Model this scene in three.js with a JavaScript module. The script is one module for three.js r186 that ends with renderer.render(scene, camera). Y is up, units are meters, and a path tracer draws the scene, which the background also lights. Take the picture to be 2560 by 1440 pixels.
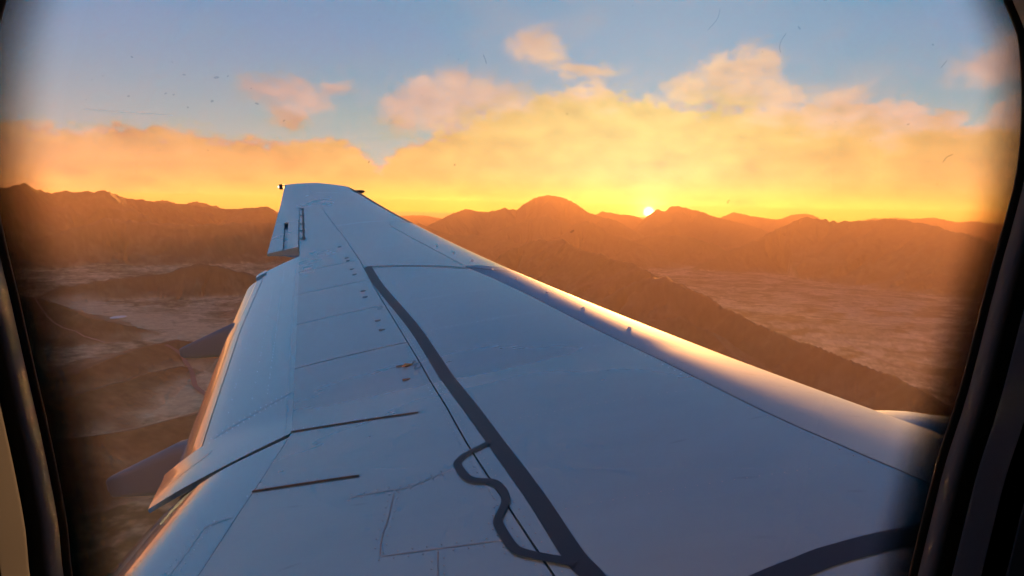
import * as THREE from 'three';
import { ImprovedNoise } from 'three/addons/math/ImprovedNoise.js';
import { mergeGeometries } from 'three/addons/utils/BufferGeometryUtils.js';

// ------------------------------------------------------------------ camera
const scene = new THREE.Scene();
const camera = new THREE.PerspectiveCamera(46, 16 / 9, 0.02, 90000);
camera.rotation.order = 'YXZ';
camera.rotation.set(-0.1086, 0, 0.0227);
camera.position.set(0, 0, 0);
scene.add(camera);
const renderer = new THREE.WebGLRenderer({ antialias: true });
renderer.toneMapping = THREE.LinearToneMapping;
const EXPOSURE = 15, HAZE = 0.00012; // haze per metre
renderer.toneMappingExposure = EXPOSURE;
renderer.shadowMap.enabled = true;

// ------------------------------------------------------------------ helpers
let seed = 20240611;
const rnd = () => ((seed = (seed * 1664525 + 1013904223) >>> 0) / 4294967296);
const PN = new ImprovedNoise();
const noise = (x, y, z = 0.37) => PN.noise(x, y, z);
const fbm = (x, y, o = 4, z = 0.37) => { let a = 0.5, s = 0, f = 1; for (let i = 0; i < o; i++) { s += a * noise(x * f + i * 17.3, y * f - i * 9.1, z + i * 3.7); a *= 0.5; f *= 2.03; } return s; };
const clamp = (x, a, b) => Math.min(b, Math.max(a, x));
const ss = (a, b, x) => { const t = clamp((x - a) / (b - a), 0, 1); return t * t * (3 - 2 * t); };
const lerp = (a, b, t) => a + (b - a) * t;
const mix3 = (a, b, t) => [lerp(a[0], b[0], t), lerp(a[1], b[1], t), lerp(a[2], b[2], t)];
const lin = (r, g, b) => [r, g, b].map((v) => { v /= 255; return v <= 0.04045 ? v / 12.92 : Math.pow((v + 0.055) / 1.055, 2.4); });
const curve = (pts) => (t) => { // piecewise linear through [t, value]
  if (t <= pts[0][0]) { const [a, b] = [pts[0], pts[1]]; return a[1] + (b[1] - a[1]) * (t - a[0]) / (b[0] - a[0]); }
  for (let i = 1; i < pts.length; i++) if (t <= pts[i][0] || i === pts.length - 1) { const [a, b] = [pts[i - 1], pts[i]]; return a[1] + (b[1] - a[1]) * (t - a[0]) / (b[0] - a[0]); }
};
const D2R = Math.PI / 180;

// ------------------------------------------------------------------ sky: evening air and clouds
const SUN = new THREE.Vector3(0.1939, 0.0073, -0.9810).normalize();
const bankTop = curve([[-60, 6.5], [-36.8, 6.6], [-32.7, 6.4], [-29.8, 6.8], [-25.1, 6.9], [-22.9, 6.2], [-18.3, 6.4], [-14.3, 6.9], [-12.7, 6.1], [-11.1, 4.6], [-9.5, 6.1], [-7.9, 7], [-4.6, 8.2], [-1.3, 9.4], [0.6, 10.5], [3.6, 11.2], [5.5, 11.5], [8.8, 11.1], [10.8, 10.7], [12.7, 9.9], [18.8, 9.8], [21.1, 10], [26.3, 10.2], [28.9, 9.9], [33.6, 8.3], [36.1, 9.6], [44, 8], [60, 7]]);
const puffs = [[-20, 10.3, 1.5, 0.8], [-18.4, 10.2, 1.6, 0.9], [-17, 9.6, 1.4, 0.8], [-18.4, 8.3, 1.2, 0.9], [-14.6, 10.6, 1.2, 0.4], [-9.2, 9.3, 1.5, 1.3], [-7.4, 10.6, 1.7, 1.1], [-5.3, 11, 1.9, 1.2], [-3, 10.8, 1.9, 1.2], [-0.7, 10.1, 1.6, 1.1], [-5.3, 9.3, 3.2, 1.3], [1.7, 14.6, 1.7, 0.9], [2.6, 14, 1.2, 0.7], [5.5, 12.7, 2, 0.35], [14.3, 11, 1.6, 1.1], [16.3, 12.1, 1.6, 1.2], [18.4, 12.5, 1.5, 1.3], [19.6, 12.9, 0.9, 1.1], [17.9, 10.8, 2.6, 1.3], [20.8, 10.4, 1.4, 1], [25, 10.2, 1.5, 0.7], [34.6, 11.6, 2, 0.9], [36.5, 12, 2.2, 1.6], [45, 11, 3, 1.2], [-44, 10, 3, 1], [58, 10, 3, 1], [-66, 11, 3, 1.2]];
function skyColor(x, y, z) {
  const el = Math.asin(clamp(y, -1, 1)) / D2R + 1, az = Math.atan2(x, -z) / D2R;
  const th = Math.acos(clamp(x * SUN.x + y * SUN.y + z * SUN.z, -1, 1)) / D2R;
  const daz = Math.abs(((az - 11.2 + 540) % 360) - 180);
  const warm = Math.exp(-Math.pow(daz / 62, 2));
  // clear air
  const high = mix3(lin(22, 54, 112), lin(84, 124, 170), ss(62, 26, el));
  const mid = mix3(lin(72, 146, 188), lin(124, 162, 194), Math.exp(-Math.pow((az - 12) / 16, 2)));
  const low = mix3(lin(122, 132, 160), mix3(lin(118, 184, 172), lin(178, 182, 178), Math.exp(-Math.pow((az - 10) / 22, 2))), warm);
  let c = mix3(mid, high, ss(14, 34, el));
  c = mix3(low, c, ss(3, 16, el));
  const hz = mix3(lin(150, 128, 128), mix3(lin(250, 190, 62), lin(250, 222, 90), Math.exp(-Math.pow(daz / 22, 2))), warm);
  c = mix3(c, hz, ss(5.5, 0.6, el) * 0.95);
  // clouds
  const w = fbm(az * 0.16, el * 0.3, 3, 5.1) * 1.5, w2 = fbm(az * 0.5 + 40, el * 0.9, 4, 2.2);
  const inFront = Math.abs(az) < 60 ? 1 : ss(75, 60, Math.abs(az));
  const top = lerp(6.5 + 3 * fbm(az * 0.04, 3.3, 3), bankTop(clamp(az, -60, 60)), inFront);
  let bank = ss(-0.55, 0.75, top - el + w2 * 1.5 + fbm(az * 1.3, el * 2.2, 5, 7.7) * 1.1);
  let puff = 0;
  const ragged = el < 18 && el > 4 ? fbm(az * 1.1, el * 1.8, 5, 9.3) * 0.6 : 0;
  if (el < 18 && el > 4) for (const [pa, pe, ra, re] of puffs) { const q = Math.hypot((az + w * 0.5 - pa) / (ra * 1.5), (el + w2 * 1.1 - pe) / ((el > pe ? 1.4 : 1.8) * re)); puff = Math.max(puff, ss(1.3, 0.25, q + ragged)); }
  const thin = el > 0 && el < 60 ? 0.16 * ss(0.08, 0.42, fbm(az * 0.07 + 4, el * 0.16, 4, 1.3)) : 0;
  const body = fbm(az * 0.28 + 9, el * 0.55, 4, 3.3), streak = fbm(az * 0.12, el * 1.5, 3, 8.8);
  const pink = mix3(lin(150, 140, 160), mix3(lin(210, 172, 156), lin(238, 196, 152), Math.exp(-Math.pow((az - 12) / 14, 2))), warm);
  const gold = mix3(lin(160, 136, 138), mix3(lin(224, 160, 78), lin(238, 204, 122), Math.exp(-Math.pow((az - 9) / 19, 2))), warm);
  let cloud = mix3(gold, pink, ss(-0.4, 2.6, el - 6.4 - 3 * Math.exp(-Math.pow((az - 9) / 15, 2)) + body * 3.5));
  const rim = ss(0.15, 0.55, bank) * ss(0.98, 0.6, bank);
  const shade = 1 + body * 0.5 + fbm(az * 0.9, el * 1.5, 3, 6.4) * 0.14 + streak * 0.16 * ss(7, 2, el) + rim * 0.1 * warm;
  cloud = [cloud[0] * shade, cloud[1] * (shade * 0.98), cloud[2] * Math.pow(shade, 0.7)];
  const ba = bank * lerp(0.9, 0.35, ss(5, 0.5, el)) * ss(-0.5, 2.2, el + streak * 2);
  c = mix3(c, cloud, Math.max(ba, puff * 0.8, thin * ss(20, 12, el)));
  if (thin > 0 && el >= 12) c = mix3(c, pink, thin * 0.5);
  // brightening of the air round the sun
  const g = Math.exp(-Math.pow(th / 9, 1.3));
  c = [c[0] + 0.16 * g, c[1] + 0.2 * g, c[2] + 0.1 * g];
  const disc = ss(0.5, 0.25, th) * 5 + Math.exp(-th / 0.7) * 1.1;
  c = [c[0] + disc, c[1] + disc * 0.92, c[2] + disc * 0.68];
  // the colours above are as seen from the cabin: undo what the low haze layer takes away and adds
  const T = Math.exp(-HAZE * Math.min(15500, 290 / Math.sin(Math.max(0.4, el - 1) * D2R))), A = [lerp(0.5, 0.95, ss(2.2, 7, el)) * (1 - T), 0.16 * (1 - T), 0.05 * (1 - T)], low2 = ss(5, 1.8, el) * warm;
  return c.map((v, i) => Math.max(v * 0.12, (v - A[i]) / T) * [1 + 0.05 * low2, 1 + 0.08 * low2, 1 - 0.5 * low2][i]);
}
{
  const W = 4096, H = 2048, data = new Float32Array(W * H * 4);
  for (let r = 0; r < H; r++) {
    const el = ((r + 0.5) / H - 0.5) * Math.PI, y = Math.sin(el), cy = Math.cos(el), deg = el / D2R;
    for (let q = 0, step; q < W; q += step) {
      step = deg < -0.3 ? W : deg > 26 ? 16 : q < 384 || q > 1664 ? 4 : 1; // coarser behind the camera
      const a = ((q + step / 2) / W - 0.5) * Math.PI * 2;
      const c = (step === W ? [1.6, 1.5, 0.4] : skyColor(Math.cos(a) * cy, y, Math.sin(a) * cy)).map((v) => v / EXPOSURE);
      for (let k = q; k < q + step; k++) { const i = (r * W + k) * 4; data[i] = c[0]; data[i + 1] = c[1]; data[i + 2] = c[2]; data[i + 3] = 1; }
    }
  }
  const sky = new THREE.DataTexture(data, W, H, THREE.RGBAFormat, THREE.FloatType);
  sky.mapping = THREE.EquirectangularReflectionMapping;
  sky.magFilter = THREE.LinearFilter; sky.needsUpdate = true;
  scene.background = sky;
  scene.environment = sky;
}
// ------------------------------------------------------------------ sun, low through haze
const sun = new THREE.DirectionalLight(new THREE.Color().setRGB(1, 0.4, 0.1), 5);
sun.name = 'sun';
sun.position.copy(SUN).multiplyScalar(60);
sun.castShadow = true;
sun.shadow.radius = 21;
sun.shadow.mapSize.set(4096, 4096);
Object.assign(sun.shadow.camera, { left: -25, right: 25, top: 25, bottom: -25, near: 1, far: 140 });
scene.add(sun, sun.target);

// ------------------------------------------------------------------ scene helpers
const used = new Map();
function numbered(name) { const n = used.get(name) ?? 0; used.set(name, n + 1); return n ? `${name}_${String(n).padStart(3, '0')}` : name; }
function mesh(name, geometry, material, parent) { const m = new THREE.Mesh(geometry, material); m.name = parent === scene ? numbered(name) : name; m.castShadow = m.receiveShadow = true; parent.add(m); return m; }
function tag(o, label, category, extra = {}) { Object.assign(o.userData, { label, category }, extra); return o; }
function grid(nu, nv, f, flip = false) { // f(u, v, i, j) -> [x, y, z, tu, tv]
  const p = [], t = [], idx = [];
  for (let i = 0; i <= nu; i++) for (let j = 0; j <= nv; j++) { const q = f(i / nu, j / nv, i, j); p.push(q[0], q[1], q[2]); t.push(q[3] ?? i / nu, q[4] ?? j / nv); }
  const w = nv + 1;
  for (let i = 0; i < nu; i++) for (let j = 0; j < nv; j++) { const a = i * w + j, b = a + 1, c = a + w, d = c + 1; flip ? idx.push(a, b, c, b, d, c) : idx.push(a, c, b, b, c, d); }
  const g = new THREE.BufferGeometry();
  g.setAttribute('position', new THREE.Float32BufferAttribute(p, 3)); g.setAttribute('uv', new THREE.Float32BufferAttribute(t, 2)); g.setIndex(idx); g.computeVertexNormals();
  return g;
}

// ------------------------------------------------------------------ land
const floorAt = (x, z) => lerp(-225, -500, ss(-0.3, -0.08, x / Math.max(300, Math.hypot(x, z)) + 0.02 * noise(x / 2500, z / 2500)) * ss(0, 900, -z)); // the valley on the right lies deeper
const RIDGES = {
  far_a: { w: 3.2, k: 'mountain', label: 'low faint mountain just right of the wing tip on the skyline', p: [[-2660, -13999, -165], [-2341, -14056, -77], [-2100, -14094, -55], [-1856, -14129, -57], [-1487, -14172, -115]] },
  main_b: { w: 2.5, k: 'mountain', label: 'tallest domed mountain left of the setting sun', p: [[-1166, -8884, -233], [-1057, -9067, -134], [-837, -9258, -18], [-637, -9499, 64], [-414, -9511, 25], [-126, -9519, 86], [31, -9520, 62], [195, -9518, 182], [333, -9514, 246], [498, -9507, 271], [681, -9496, 253], [833, -9484, 174], [1017, -9353, 51], [1160, -9167, 0], [1331, -8861, -62]] },
  c: { w: 2.6, k: 'mountain', label: 'small notched mountain between the domed peak and the sun', p: [[1543, -14166, -6], [1785, -14138, 99], [2111, -14093, 65], [2433, -14041, 48], [2627, -14006, -21], [2916, -13949, -137]] },
  d: { w: 2.4, k: 'mountain', label: 'pointed mountain directly right of the setting sun', p: [[2038, -11699, -227], [2259, -11755, 4], [2438, -11719, 151], [2543, -11502, 105], [2661, -11280, 185], [2727, -11069, 197], [2905, -11024, 150], [3066, -10782, 82], [3245, -10531, 13], [3436, -10170, -58], [3618, -9804, -158]] },
  e: { w: 2.6, k: 'mountain', label: 'pale twin-humped mountain on the skyline behind the big right-hand hill', p: [[4106, -13844, -11], [4265, -13796, 57], [4451, -13737, 141], [4757, -13634, 84], [5041, -13531, 36], [5249, -13452, 25], [5336, -13008, 121], [5529, -12927, 141], [5724, -12842, 55], [5846, -12368, -48]] },
  f: { w: 2.2, k: 'mountain', label: 'broad rounded reddish mountain rising above the right-hand valley', p: [[1799, -6641, -466], [2055, -6733, -348], [2281, -6829, -260], [2508, -6920, -157], [2709, -6929, -60], [2910, -6847, 42], [3045, -6700, 30], [3172, -6553, 3], [3287, -6406, 22], [3432, -6329, 41], [3494, -6112, 26], [3555, -5797, -11], [3553, -5323, -97], [3587, -5008, -182], [3586, -4609, -284]] },
  g: { w: 2.6, k: 'mountain', label: 'long low mountain at the right end of the skyline', p: [[5827, -12178, -45], [6052, -12068, 32], [6326, -11926, 81], [6698, -11721, 84], [7049, -11513, 106], [7387, -11300, 42], [7423, -11060, 59], [7489, -10687, 27], [7543, -10092, 47], [7873, -9838, 35]] },
  h1: { w: 2.3, k: 'mountain', label: 'hazy rounded foothill in front of the tallest domed mountain', p: [[-251, -8056, -241], [31, -8060, -140], [264, -8056, -31], [368, -8052, -10], [548, -8041, -57], [738, -8026, -147]] },
  h2: { w: 2.2, k: 'mountain', label: 'hazy pointed foothill below the notch left of the sun', p: [[521, -7572, -231], [678, -7626, -104], [787, -7615, -48], [912, -7535, -80], [1070, -7381, -169], [1250, -7152, -243]] },
  h3: { w: 2.2, k: 'mountain', label: 'low hazy foothill below the sun', p: [[1354, -8290, -333], [1616, -8162, -216], [1897, -7936, -193], [2033, -7737, -211], [2243, -7512, -287]] },
  i: { w: 2.4, k: 'mountain', label: 'orange ridge emerging from behind the wing leading edge', p: [[-1372, -7221, -263], [-1184, -7112, -172], [-1043, -7063, -122], [-943, -6936, -114], [-774, -6816, -176], [-596, -6623, -218], [-450, -6494, -219], [-374, -6429, -192], [-251, -6295, -219], [-138, -6228, -247], [-39, -6160, -228], [96, -5949, -266], [198, -5807, -301]] },
  j: { w: 1.9, k: 'mountain', label: 'dark orange peaked ridge nearest to the wing leading edge', p: [[-218, -4531, -351], [-99, -4535, -260], [21, -4608, -212], [155, -4605, -163], [234, -4458, -172], [312, -4381, -152], [393, -4230, -194], [452, -4079, -219], [495, -4001, -216], [568, -3846, -249], [619, -3765, -251], [659, -3612, -269], [733, -3451, -294], [816, -3284, -324]] },
  k: { w: 1.8, k: 'mountain', label: 'long brown spur running down beside the right-hand valley', p: [[527, -3182, -320], [599, -3169, -290], [672, -3078, -258], [699, -2956, -271], [738, -2830, -295], [766, -2745, -306], [810, -2615, -337], [859, -2441, -352], [896, -2267, -374], [922, -2134, -381], [954, -2038, -379], [974, -1928, -385], [983, -1771, -395], [997, -1632, -397], [1000, -1497, -409]] },
  kk: { w: 2.0, k: 'mountain', label: 'near brown slope just above the wing leading edge', p: [[337, -2538, -437], [467, -2436, -372], [584, -2328, -338], [643, -2146, -361], [651, -1891, -397], [692, -1705, -407], [750, -1503, -412], [775, -1308, -412]] },
  l: { w: 2.4, k: 'mountain', label: 'long dark mountain range left of the wing tip', p: [[-2553, -2942, 88], [-2455, -3076, 75], [-2401, -3196, 74], [-2379, -3264, 98], [-2351, -3309, 70], [-2329, -3374, 56], [-2268, -3416, 70], [-2197, -3462, 65], [-2111, -3515, 73], [-2078, -3605, 48], [-1984, -3705, 31], [-1864, -3767, 17], [-1718, -3835, 6], [-1604, -3884, -7], [-1484, -3822, 5], [-1399, -3854, 16], [-1329, -3879, -21], [-1205, -3919, -57], [-1037, -4073, -64], [-804, -4229, -70]] },
  lf: { w: 2.6, k: 'mountain', label: 'pale pair of distant peaks showing over the left-hand range', p: [[-2636, -4867, 17], [-2546, -4915, 54], [-2454, -4961, 23], [-2384, -4995, 19], [-2311, -5029, 42], [-2213, -5073, 15]] },
  m: { w: 2.6, k: 'mountain', label: 'mauve foothills below the long range on the left', p: [[-1817, -2521, -137], [-1786, -2678, -111], [-1760, -2957, -50], [-1682, -3002, -61], [-1507, -2970, -70], [-1374, -2911, -73], [-1303, -3065, -67], [-1217, -3219, -59], [-1081, -3267, -72]] },
  shade: { w: 1.35, k: 'hill', label: 'added ridge hidden behind the wing that keeps the sun off the left-hand ground', p: [[-205, -950, -75], [-330, -1450, -30], [-500, -2150, -15], [-720, -3100, -5], [-930, -4000, 0]] },  // added ridge, out of view behind the wing, to shade the left ground
  n: { w: 2.1, k: 'hill', label: 'low brown hill standing alone in the left-hand valley', p: [[-1071, -1596, -195], [-1040, -1653, -189], [-997, -1715, -181], [-949, -1778, -177], [-911, -1797, -170], [-885, -1810, -157], [-845, -1829, -151], [-809, -1845, -155], [-751, -1836, -169], [-683, -1830, -182], [-606, -1824, -196]] },
  o: { w: 2.6, k: 'hill', label: 'reddish slope at the left edge of the window above the valley', p: [[-1115, -1314, -153], [-1010, -1289, -160], [-896, -1225, -166], [-868, -1237, -173], [-803, -1205, -182], [-724, -1147, -191], [-675, -1155, -202], [-648, -1181, -216]] },
  p: { w: 4, k: 'hill', label: 'olive knoll left of the outer flap fairing', p: [[-534, -826, -205], [-518, -884, -198], [-511, -940, -195], [-494, -985, -195], [-446, -983, -199], [-404, -997, -207]] },
  q: { w: 4, k: 'hill', label: 'dark olive hillside at the bottom left beside the inner flap fairing', p: [[-378, -554, -198], [-358, -566, -198], [-336, -587, -199], [-320, -619, -200], [-311, -663, -205], [-297, -709, -209]] },
  r: { w: 4, k: 'hill', label: 'olive rise between the dry washes on the left', p: [[-463, -664, -200], [-461, -711, -202], [-454, -773, -205], [-454, -842, -209], [-445, -897, -214]] },
};
const ridgeList = Object.entries(RIDGES).map(([key, r]) => {
  const hc = Math.max(...r.p.map((q) => q[2] - floorAt(q[0], q[1]))), seg = [];
  for (let i = 0; i + 1 < r.p.length; i++) { const [x0, z0, h0] = r.p[i], [x1, z1, h1] = r.p[i + 1]; seg.push([x0, z0, h0, x1 - x0, z1 - z0, h1 - h0, 1 / Math.max(1, (x1 - x0) ** 2 + (z1 - z0) ** 2)]); }
  const W = hc * r.w, xs = r.p.map((q) => q[0]), zs = r.p.map((q) => q[1]);
  return { key, ...r, hc, seg, W, box: [Math.min(...xs) - W * 1.6, Math.max(...xs) + W * 1.6, Math.min(...zs) - W * 1.6, Math.max(...zs) + W * 1.6], id: key.length * 7 + key.charCodeAt(0) };
});
const land = { h: 0, who: 0, t: 0 };
function landAt(x, z) {
  const FLOOR = floorAt(x, z);
  let base = FLOOR + 16 * fbm(x / 900, z / 900, 3, 4.4) + 3 * fbm(x / 150, z / 150, 2, 6.1);
  const R = Math.hypot(x, z);
  if (R > 12800) base += ss(12800, 15200, R) * (-FLOOR - 230 + 170 * fbm(x / 2600, z / 2600, 5, 1.9));
  land.h = base; land.who = -1; land.t = 1;
  for (let q = 0; q < ridgeList.length; q++) {
    const r = ridgeList[q], b = r.box;
    if (x < b[0] || x > b[1] || z < b[2] || z > b[3]) continue;
    let near = 1e12; for (const g of r.seg) { const t = clamp(((x - g[0]) * g[3] + (z - g[1]) * g[4]) * g[6], 0, 1), dx = x - g[0] - g[3] * t, dz = z - g[1] - g[4] * t; near = Math.min(near, dx * dx + dz * dz); }
    if (near > (r.W * 1.35) ** 2) continue;
    const sc = r.hc * 1.3, wx = fbm(x / sc + r.id, z / sc, 4, 2.1), wz = fbm(x / sc, z / sc + r.id, 4, 5.7);
    const wp = sc * (r.key === 'main_b' ? 0.12 : 0.24), px = x + wx * wp, pz = z + wz * wp;
    let best = 1e12, hh = 0;
    for (const g of r.seg) { const t = clamp(((px - g[0]) * g[3] + (pz - g[1]) * g[4]) * g[6], 0, 1), dx = px - g[0] - g[3] * t, dz = pz - g[1] - g[4] * t, d = dx * dx + dz * dz; if (d < best) { best = d; hh = g[2] + g[5] * t; } }
    const d = Math.sqrt(best), hc = hh - FLOOR, W = hc * r.w;
    const rid = 1 - Math.abs(fbm(x / (hc * 0.9) + r.id, z / (hc * 0.9), 4, 8.1)) * 2.2;
    const t = d / W * (1 - lerp(0.06, 0.18, ss(70, 260, r.hc)) * (rid - 0.6));
    if (t >= 1) continue;
    const prof = Math.pow(1 - t, 1.28) * (0.35 + 0.65 * (1 - t * 0.25));
    const rough = lerp(0.25, 1, ss(70, 260, r.hc));
    const h = FLOOR + hc * prof + rough * hc * (0.11 * (rid - 0.62) * Math.min(1, t * 3) * (1 - t) + 0.06 * fbm(x / (hc * 0.26), z / (hc * 0.26), 5, 3.9) * (1 - t));
    if (h > land.h) { land.h = h; land.who = q; land.t = t; }
  }
  return land.h;
}
const landHeight = (x, z) => landAt(x, z);
// soils: olive-brown scrub, brown hills, pale dry washes
const washes = [[[-551, -812], [-549, -898], [-546, -1004], [-541, -1119], [-502, -1169], [-440, -1231]], [[-498, -1162], [-584, -1225], [-703, -1311], [-833, -1429], [-1023, -1564]], [[-436, -934], [-445, -885], [-404, -788], [-362, -717], [-355, -656], [-376, -630], [-399, -601]], [[-362, -717], [-312, -665], [-320, -617], [-335, -584], [-347, -546]], [[-804, -1162], [-703, -1155], [-609, -1188]]].map((w, k) => [new THREE.CatmullRomCurve3(w.map(([x, z]) => new THREE.Vector3(x, 0, z))).getPoints(24), [20, 26, 26, 16, 18][k]]);
function washAt(x, z) { let m = 0; for (const [pts, wd] of washes) for (const p of pts) { const d = (x - p.x) ** 2 + (z - p.z) ** 2, r = wd * (0.6 + 0.0009 * Math.hypot(p.x, p.z)); m = Math.max(m, Math.exp(-d / (r * r))); } return m; }
function soil(x0, z0, who, t, out) {
  const R0 = Math.hypot(x0, z0), near = 1 + 0.9 * ss(-0.08, -0.3, x0 / Math.max(300, R0)), x = x0 * near, z = z0 * near; // finer patchwork where the ground is close below
  const red = clamp(0.5 + 1.4 * fbm(x / 2500, z / 2500, 3, 7.7), 0, 1);
  const scrub = mix3([0.13, 0.17, 0.045], [0.17, 0.17, 0.06], red), hill = mix3([0.15, 0.15, 0.05], [0.2, 0.15, 0.06], red), sand = mix3([0.6, 0.62, 0.3], [0.64, 0.58, 0.32], red);
  const a = fbm(x / 420 + 3, z / 420, 5, 1.1), bx = x + 260 * fbm(x / 800, z / 800, 3, 9.9), bz = z + 260 * fbm(x / 800 + 20, z / 800, 3, 9.1);
  const vein = 1 - Math.abs(fbm(bx / 700, bz / 700, 4, 3.1)) * 5, vein2 = 1 - Math.abs(fbm(bx / 260, bz / 260, 4, 6.2)) * 6;
  const fields = noise(Math.floor((x * 0.8 + z * 0.6) / 90 + a * 2) * 3.17, Math.floor((z * 0.8 - x * 0.6) / 140 + a) * 5.71, 2.5);
  const fine = fbm(x / 34, z / 34, 3, 4.2), grit = fbm(x / 11, z / 11, 2, 5.2);
  const wash = x0 < 0 && R0 < 3500 ? washAt(x0 + 22 * noise(x0 / 40, z0 / 40), z0 + 22 * noise(z0 / 40, x0 / 40)) : 0;
  let c;
  if (who < 0) {
    const far = ss(1300, 2600, R0 * near);
    let s = lerp(ss(0.1, 0.85, vein) * 0.8 + ss(0.35, 0.95, vein2) * 0.35, 0.42 + a * 0.9 + fields * 0.55 + ss(0.3, 0.9, vein2) * 0.35 - ss(0.6, 0.98, 1 - Math.abs(fbm(bx / 380 + 50, bz / 380, 4, 2.6)) * 6) * 0.5, far);
    s = clamp(s + fine * 0.6 + grit * 0.3 + wash * (0.75 + a), 0, 1);
    c = mix3(scrub, sand, s);
  } else {
    const gully = ss(0.45, 0.95, 1 - Math.abs(fbm(bx / 330, bz / 330, 4, 2.2)) * 5);
    c = mix3(hill, scrub, clamp(0.45 + a * 1.6, 0, 1));
    c = mix3(c, sand, clamp(gully * 0.22 * t + ss(0.78, 1, t) * 0.35 * (0.5 + fields) + fine * 0.12 + wash * ss(0.25, 0.75, t) * (0.8 + a), 0, 0.85));
  }
  const v = 1 + fine * 0.35 + grit * 0.3;
  out[0] = Math.max(0.01, c[0] * v); out[1] = Math.max(0.01, c[1] * v); out[2] = Math.max(0.008, c[2] * v);
}
{
  const azs = [], rs = [];
  for (let a = -43; a <= 43.001; a += 0.1) azs.push(a);
  for (let a = 46; a < 316; a += 5) azs.push(a);
  azs.push(azs[0] + 360);
  for (let r = 40; r < 310; r += 60) rs.push(r);
  for (let a = 46; a > 5.3; a -= 0.075) rs.push(330 / Math.tan(a * D2R));
  for (let r = 3570; r < 15600; r *= 1.0052) rs.push(r);
  rs.push(15800);
  const na = azs.length, nr = rs.length, N = na * nr;
  const pos = new Float32Array(N * 3), col = new Float32Array(N * 3), who = new Int8Array(N), nor = new Float32Array(N * 3), c = [0, 0, 0];
  for (let i = 0; i < na; i++) {
    const sx = Math.sin(azs[i] * D2R), sz = -Math.cos(azs[i] * D2R);
    for (let j = 0; j < nr; j++) {
      const n = i * nr + j, x = sx * rs[j], z = sz * rs[j];
      const h = i === na - 1 ? pos[j * 3 + 1] : landAt(x, z);
      pos[n * 3] = x; pos[n * 3 + 1] = h; pos[n * 3 + 2] = z; who[n] = i === na - 1 ? who[j] : land.who;
      soil(x, z, land.who, land.t, c); col.set(c, n * 3);
    }
  }
  for (let i = 0; i < na; i++) for (let j = 0; j < nr; j++) {
    const n = i * nr + j, a = Math.max(0, i - 1) * nr + j, b = Math.min(na - 1, i + 1) * nr + j, d = i * nr + Math.max(0, j - 1), e = i * nr + Math.min(nr - 1, j + 1);
    const ux = pos[b * 3] - pos[a * 3], uy = pos[b * 3 + 1] - pos[a * 3 + 1], uz = pos[b * 3 + 2] - pos[a * 3 + 2], vx = pos[e * 3] - pos[d * 3], vy = pos[e * 3 + 1] - pos[d * 3 + 1], vz = pos[e * 3 + 2] - pos[d * 3 + 2];
    let nx = uy * vz - uz * vy, ny = uz * vx - ux * vz, nz = ux * vy - uy * vx; if (ny < 0) { nx = -nx; ny = -ny; nz = -nz; }
    const l = Math.hypot(nx, ny, nz) || 1; nor[n * 3] = nx / l; nor[n * 3 + 1] = ny / l; nor[n * 3 + 2] = nz / l;
  }
  const lists = Array.from({ length: ridgeList.length + 1 }, () => []);
  for (let i = 0; i + 1 < na; i++) for (let j = 0; j + 1 < nr; j++) {
    const a = i * nr + j, b = a + 1, cc = a + nr, d = cc + 1;
    lists[who[a] + 1].push(a, cc, b, b, cc, d);
  }
  const earth = new THREE.MeshStandardMaterial({ vertexColors: true, roughness: 0.95, metalness: 0 });
  const map = new Int32Array(N);
  lists.forEach((idx, q) => {
    if (!idx.length) return;
    map.fill(-1); let m = 0; const src = [];
    const out = new Uint32Array(idx.length);
    for (let k = 0; k < idx.length; k++) { const v = idx[k]; if (map[v] < 0) { map[v] = m++; src.push(v); } out[k] = map[v]; }
    const P = new Float32Array(m * 3), Cc = new Float32Array(m * 3), Nn = new Float32Array(m * 3);
    src.forEach((v, k) => { for (let e = 0; e < 3; e++) { P[k * 3 + e] = pos[v * 3 + e]; Cc[k * 3 + e] = col[v * 3 + e]; Nn[k * 3 + e] = nor[v * 3 + e]; } });
    const g = new THREE.BufferGeometry();
    g.setAttribute('position', new THREE.BufferAttribute(P, 3)); g.setAttribute('color', new THREE.BufferAttribute(Cc, 3)); g.setAttribute('normal', new THREE.BufferAttribute(Nn, 3)); g.setIndex(new THREE.BufferAttribute(out, 1));
    const r = ridgeList[q - 1], o = mesh(r ? r.k : 'valley_floor', g, earth, scene);
    tag(o, r ? r.label : 'dry valley floor with pale washes and patchwork fields between the hills', r ? r.k : 'valley', { kind: 'structure' });
  });
}
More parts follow.
